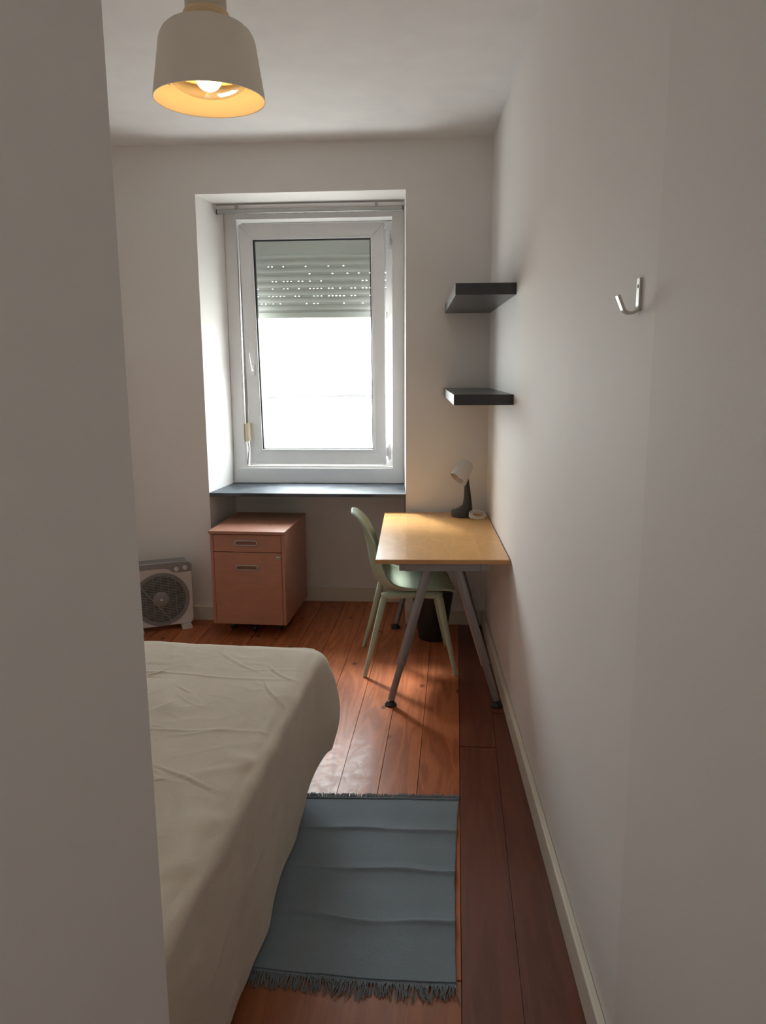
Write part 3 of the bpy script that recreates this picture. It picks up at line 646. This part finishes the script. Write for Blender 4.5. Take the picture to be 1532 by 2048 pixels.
for k in range(1, M1 + 1):
    t = k / M1; ring = []
    for idx, (p, n_, c) in enumerate(ol):
        hz = hem_z(p, n_, c); L_ = (zt - .010 - hz)
        r = .035; s = t * (L_ + .57 * r)
        if s < r * math.pi / 2: a = s / r; ox = r * math.sin(a) * .9; z = zt - .010 - r * (1 - math.cos(a))
        else: ox = r * .9; z = zt - .010 - r - (s - r * math.pi / 2)
        dn = min(1, max(0, (zt - z) / .5))
        near = max(0, 1 - ((p.x - hx) ** 2 + (p.y - hy) ** 2) ** .5 / .20)
        ox -= (.050 if n_.x > 0 else .0) * dn * max(0, p.y / hy)
        ox += .085 * near * (3 - 2 * near) * near * math.sin(min(1, dn * 1.35) * math.pi * .62) * 1.15 - .010 * dn
        s_l = p.y if abs(n_.x) > .5 else p.x
        ox += dn * (.011 * fbm(s_l * 4.2, dn * 1.0, 1.3 + n_.x) + .006 * math.sin(s_l * 17 + 2 * dn) * (fbm(s_l * 1.5, 2, 4) + .4))
        ox += .0035 * ridge(s_l * 3 + dn * 2.2, dn * 2.4 - s_l * 2, 8.1, 6)
        ring.append((p.x + n_.x * ox, p.y + n_.y * ox, z + .003 * fbm(s_l * 8, dn * 5, 2)))
    rings.append(ring)
sd = MB().loft(rings, False, False).build('bedspread', SHEET, smooth=True, loc=(-1.120, 1.955, 0), rot=(0, 0, RB))
tag(sd, 'creased plain beige bedspread draped over the bed to the floor', 'bedspread')
m_ = sd.modifiers.new('t', 'SOLIDIFY'); m_.thickness = .003; m_.offset = 1

# ---------------------------------------------------------------- rug
rg_ = empty('rug', (-.13, 2.2, 0)); tag(rg_, 'blue-grey woven cotton rug with fringed ends on the floor beside the bed', 'rug')
c00, c10, c01, c11 = Vector((-.437, 1.786)), Vector((.116, 1.752)), Vector((-.412, 2.640)), Vector((.175, 2.642))
def rug_xy(s, t):
    p = (c00 * (1 - s) + c10 * s) * (1 - t) + (c01 * (1 - s) + c11 * s) * t
    e = .010 * math.sin(math.pi * t) * (1 if s > .5 else 0) * (s - .5) * 2
    return p + Vector((-e * .9 + .003 * fbm(t * 12, 3) * (1 if s > .97 else 0), -.012 * math.sin(math.pi * s * .9) * (1 - t) ** 3))
creases = (.245, .505, .755)
def rug_z(s, t):
    z = 0
    for k, cI in enumerate(creases):
        dd = (t - cI - .006 * math.sin(s * 9 + k * 2) - .006 * fbm(s * 3, k * 3.3)); amp = .0085 + .006 * fbm(s * 2.2, k * 5 + 1)
        z += amp * math.exp(-(dd / .010) ** 2) * .75 + amp * math.exp(-(dd / .045) ** 2) * .9
    z += .0040 * fbm(s * 4, t * 6, 4) + .0010 * math.sin(s * 60) * 0
    for sc in (.22, .50, .75): z += .0005 * math.exp(-((s - sc - .01 * math.sin(t * 5)) / .006) ** 2) * (1 + math.sin(t * 500) * .6)
    return max(.0, z) + .001
G = []
for i in range(221):
    t = i / 220; G.append([(*(rug_xy(j / 90, t) - Vector((-.13, 2.2))), .004 + rug_z(j / 90, t)) for j in range(91)])
ro = MB().grid(G).build('rug_body', RUG, rg_, smooth=True); s2 = ro.modifiers.new('t', 'SOLIDIFY'); s2.thickness = .004; s2.offset = -1
random.seed(21)
for t, sgn, L_, nm in ((0, -1, .052, 'fringe'), (1, 1, .030, 'fringe')):
    fr = MB()
    for k in range(230):
        s = min(.999, max(.001, (k + random.random()) / 230)); p = rug_xy(s, t) - Vector((-.13, 2.2)); zz = .003 + rug_z(s, t)
        clump = .5 * fbm(s * 14, t * 7, 1) + .25 * random.uniform(-1, 1)
        ln = L_ * random.uniform(.65, 1.15) * (1 + .35 * fbm(s * 7, 3 + t, 2))
        pts = [(p.x, p.y - sgn * .003, zz)]
        for q in range(1, 5):
            f = q / 4; pts.append((p.x + clump * ln * f * 1.1 + random.uniform(-.002, .002), p.y + sgn * ln * f * (1 - .25 * abs(clump)), max(.002, zz * (1 - f) + .004 * math.sin(f * 3) * random.random() + .002 + random.uniform(0, .004) * (1 - f))))
        fr.tube(pts, [.0016, .0016, .0015, .0014, .001], 4)
    fo = fr.build(nm, FRINGE, rg_); fo['kind'] = 'stuff'
for t in (.012, .986):
    MB().tube([(*(rug_xy(j / 60, t) - Vector((-.13, 2.2))), .006 + rug_z(j / 60, t)) for j in range(61)], .0022, 6).build('end_hem', RUG, rg_, smooth=True)
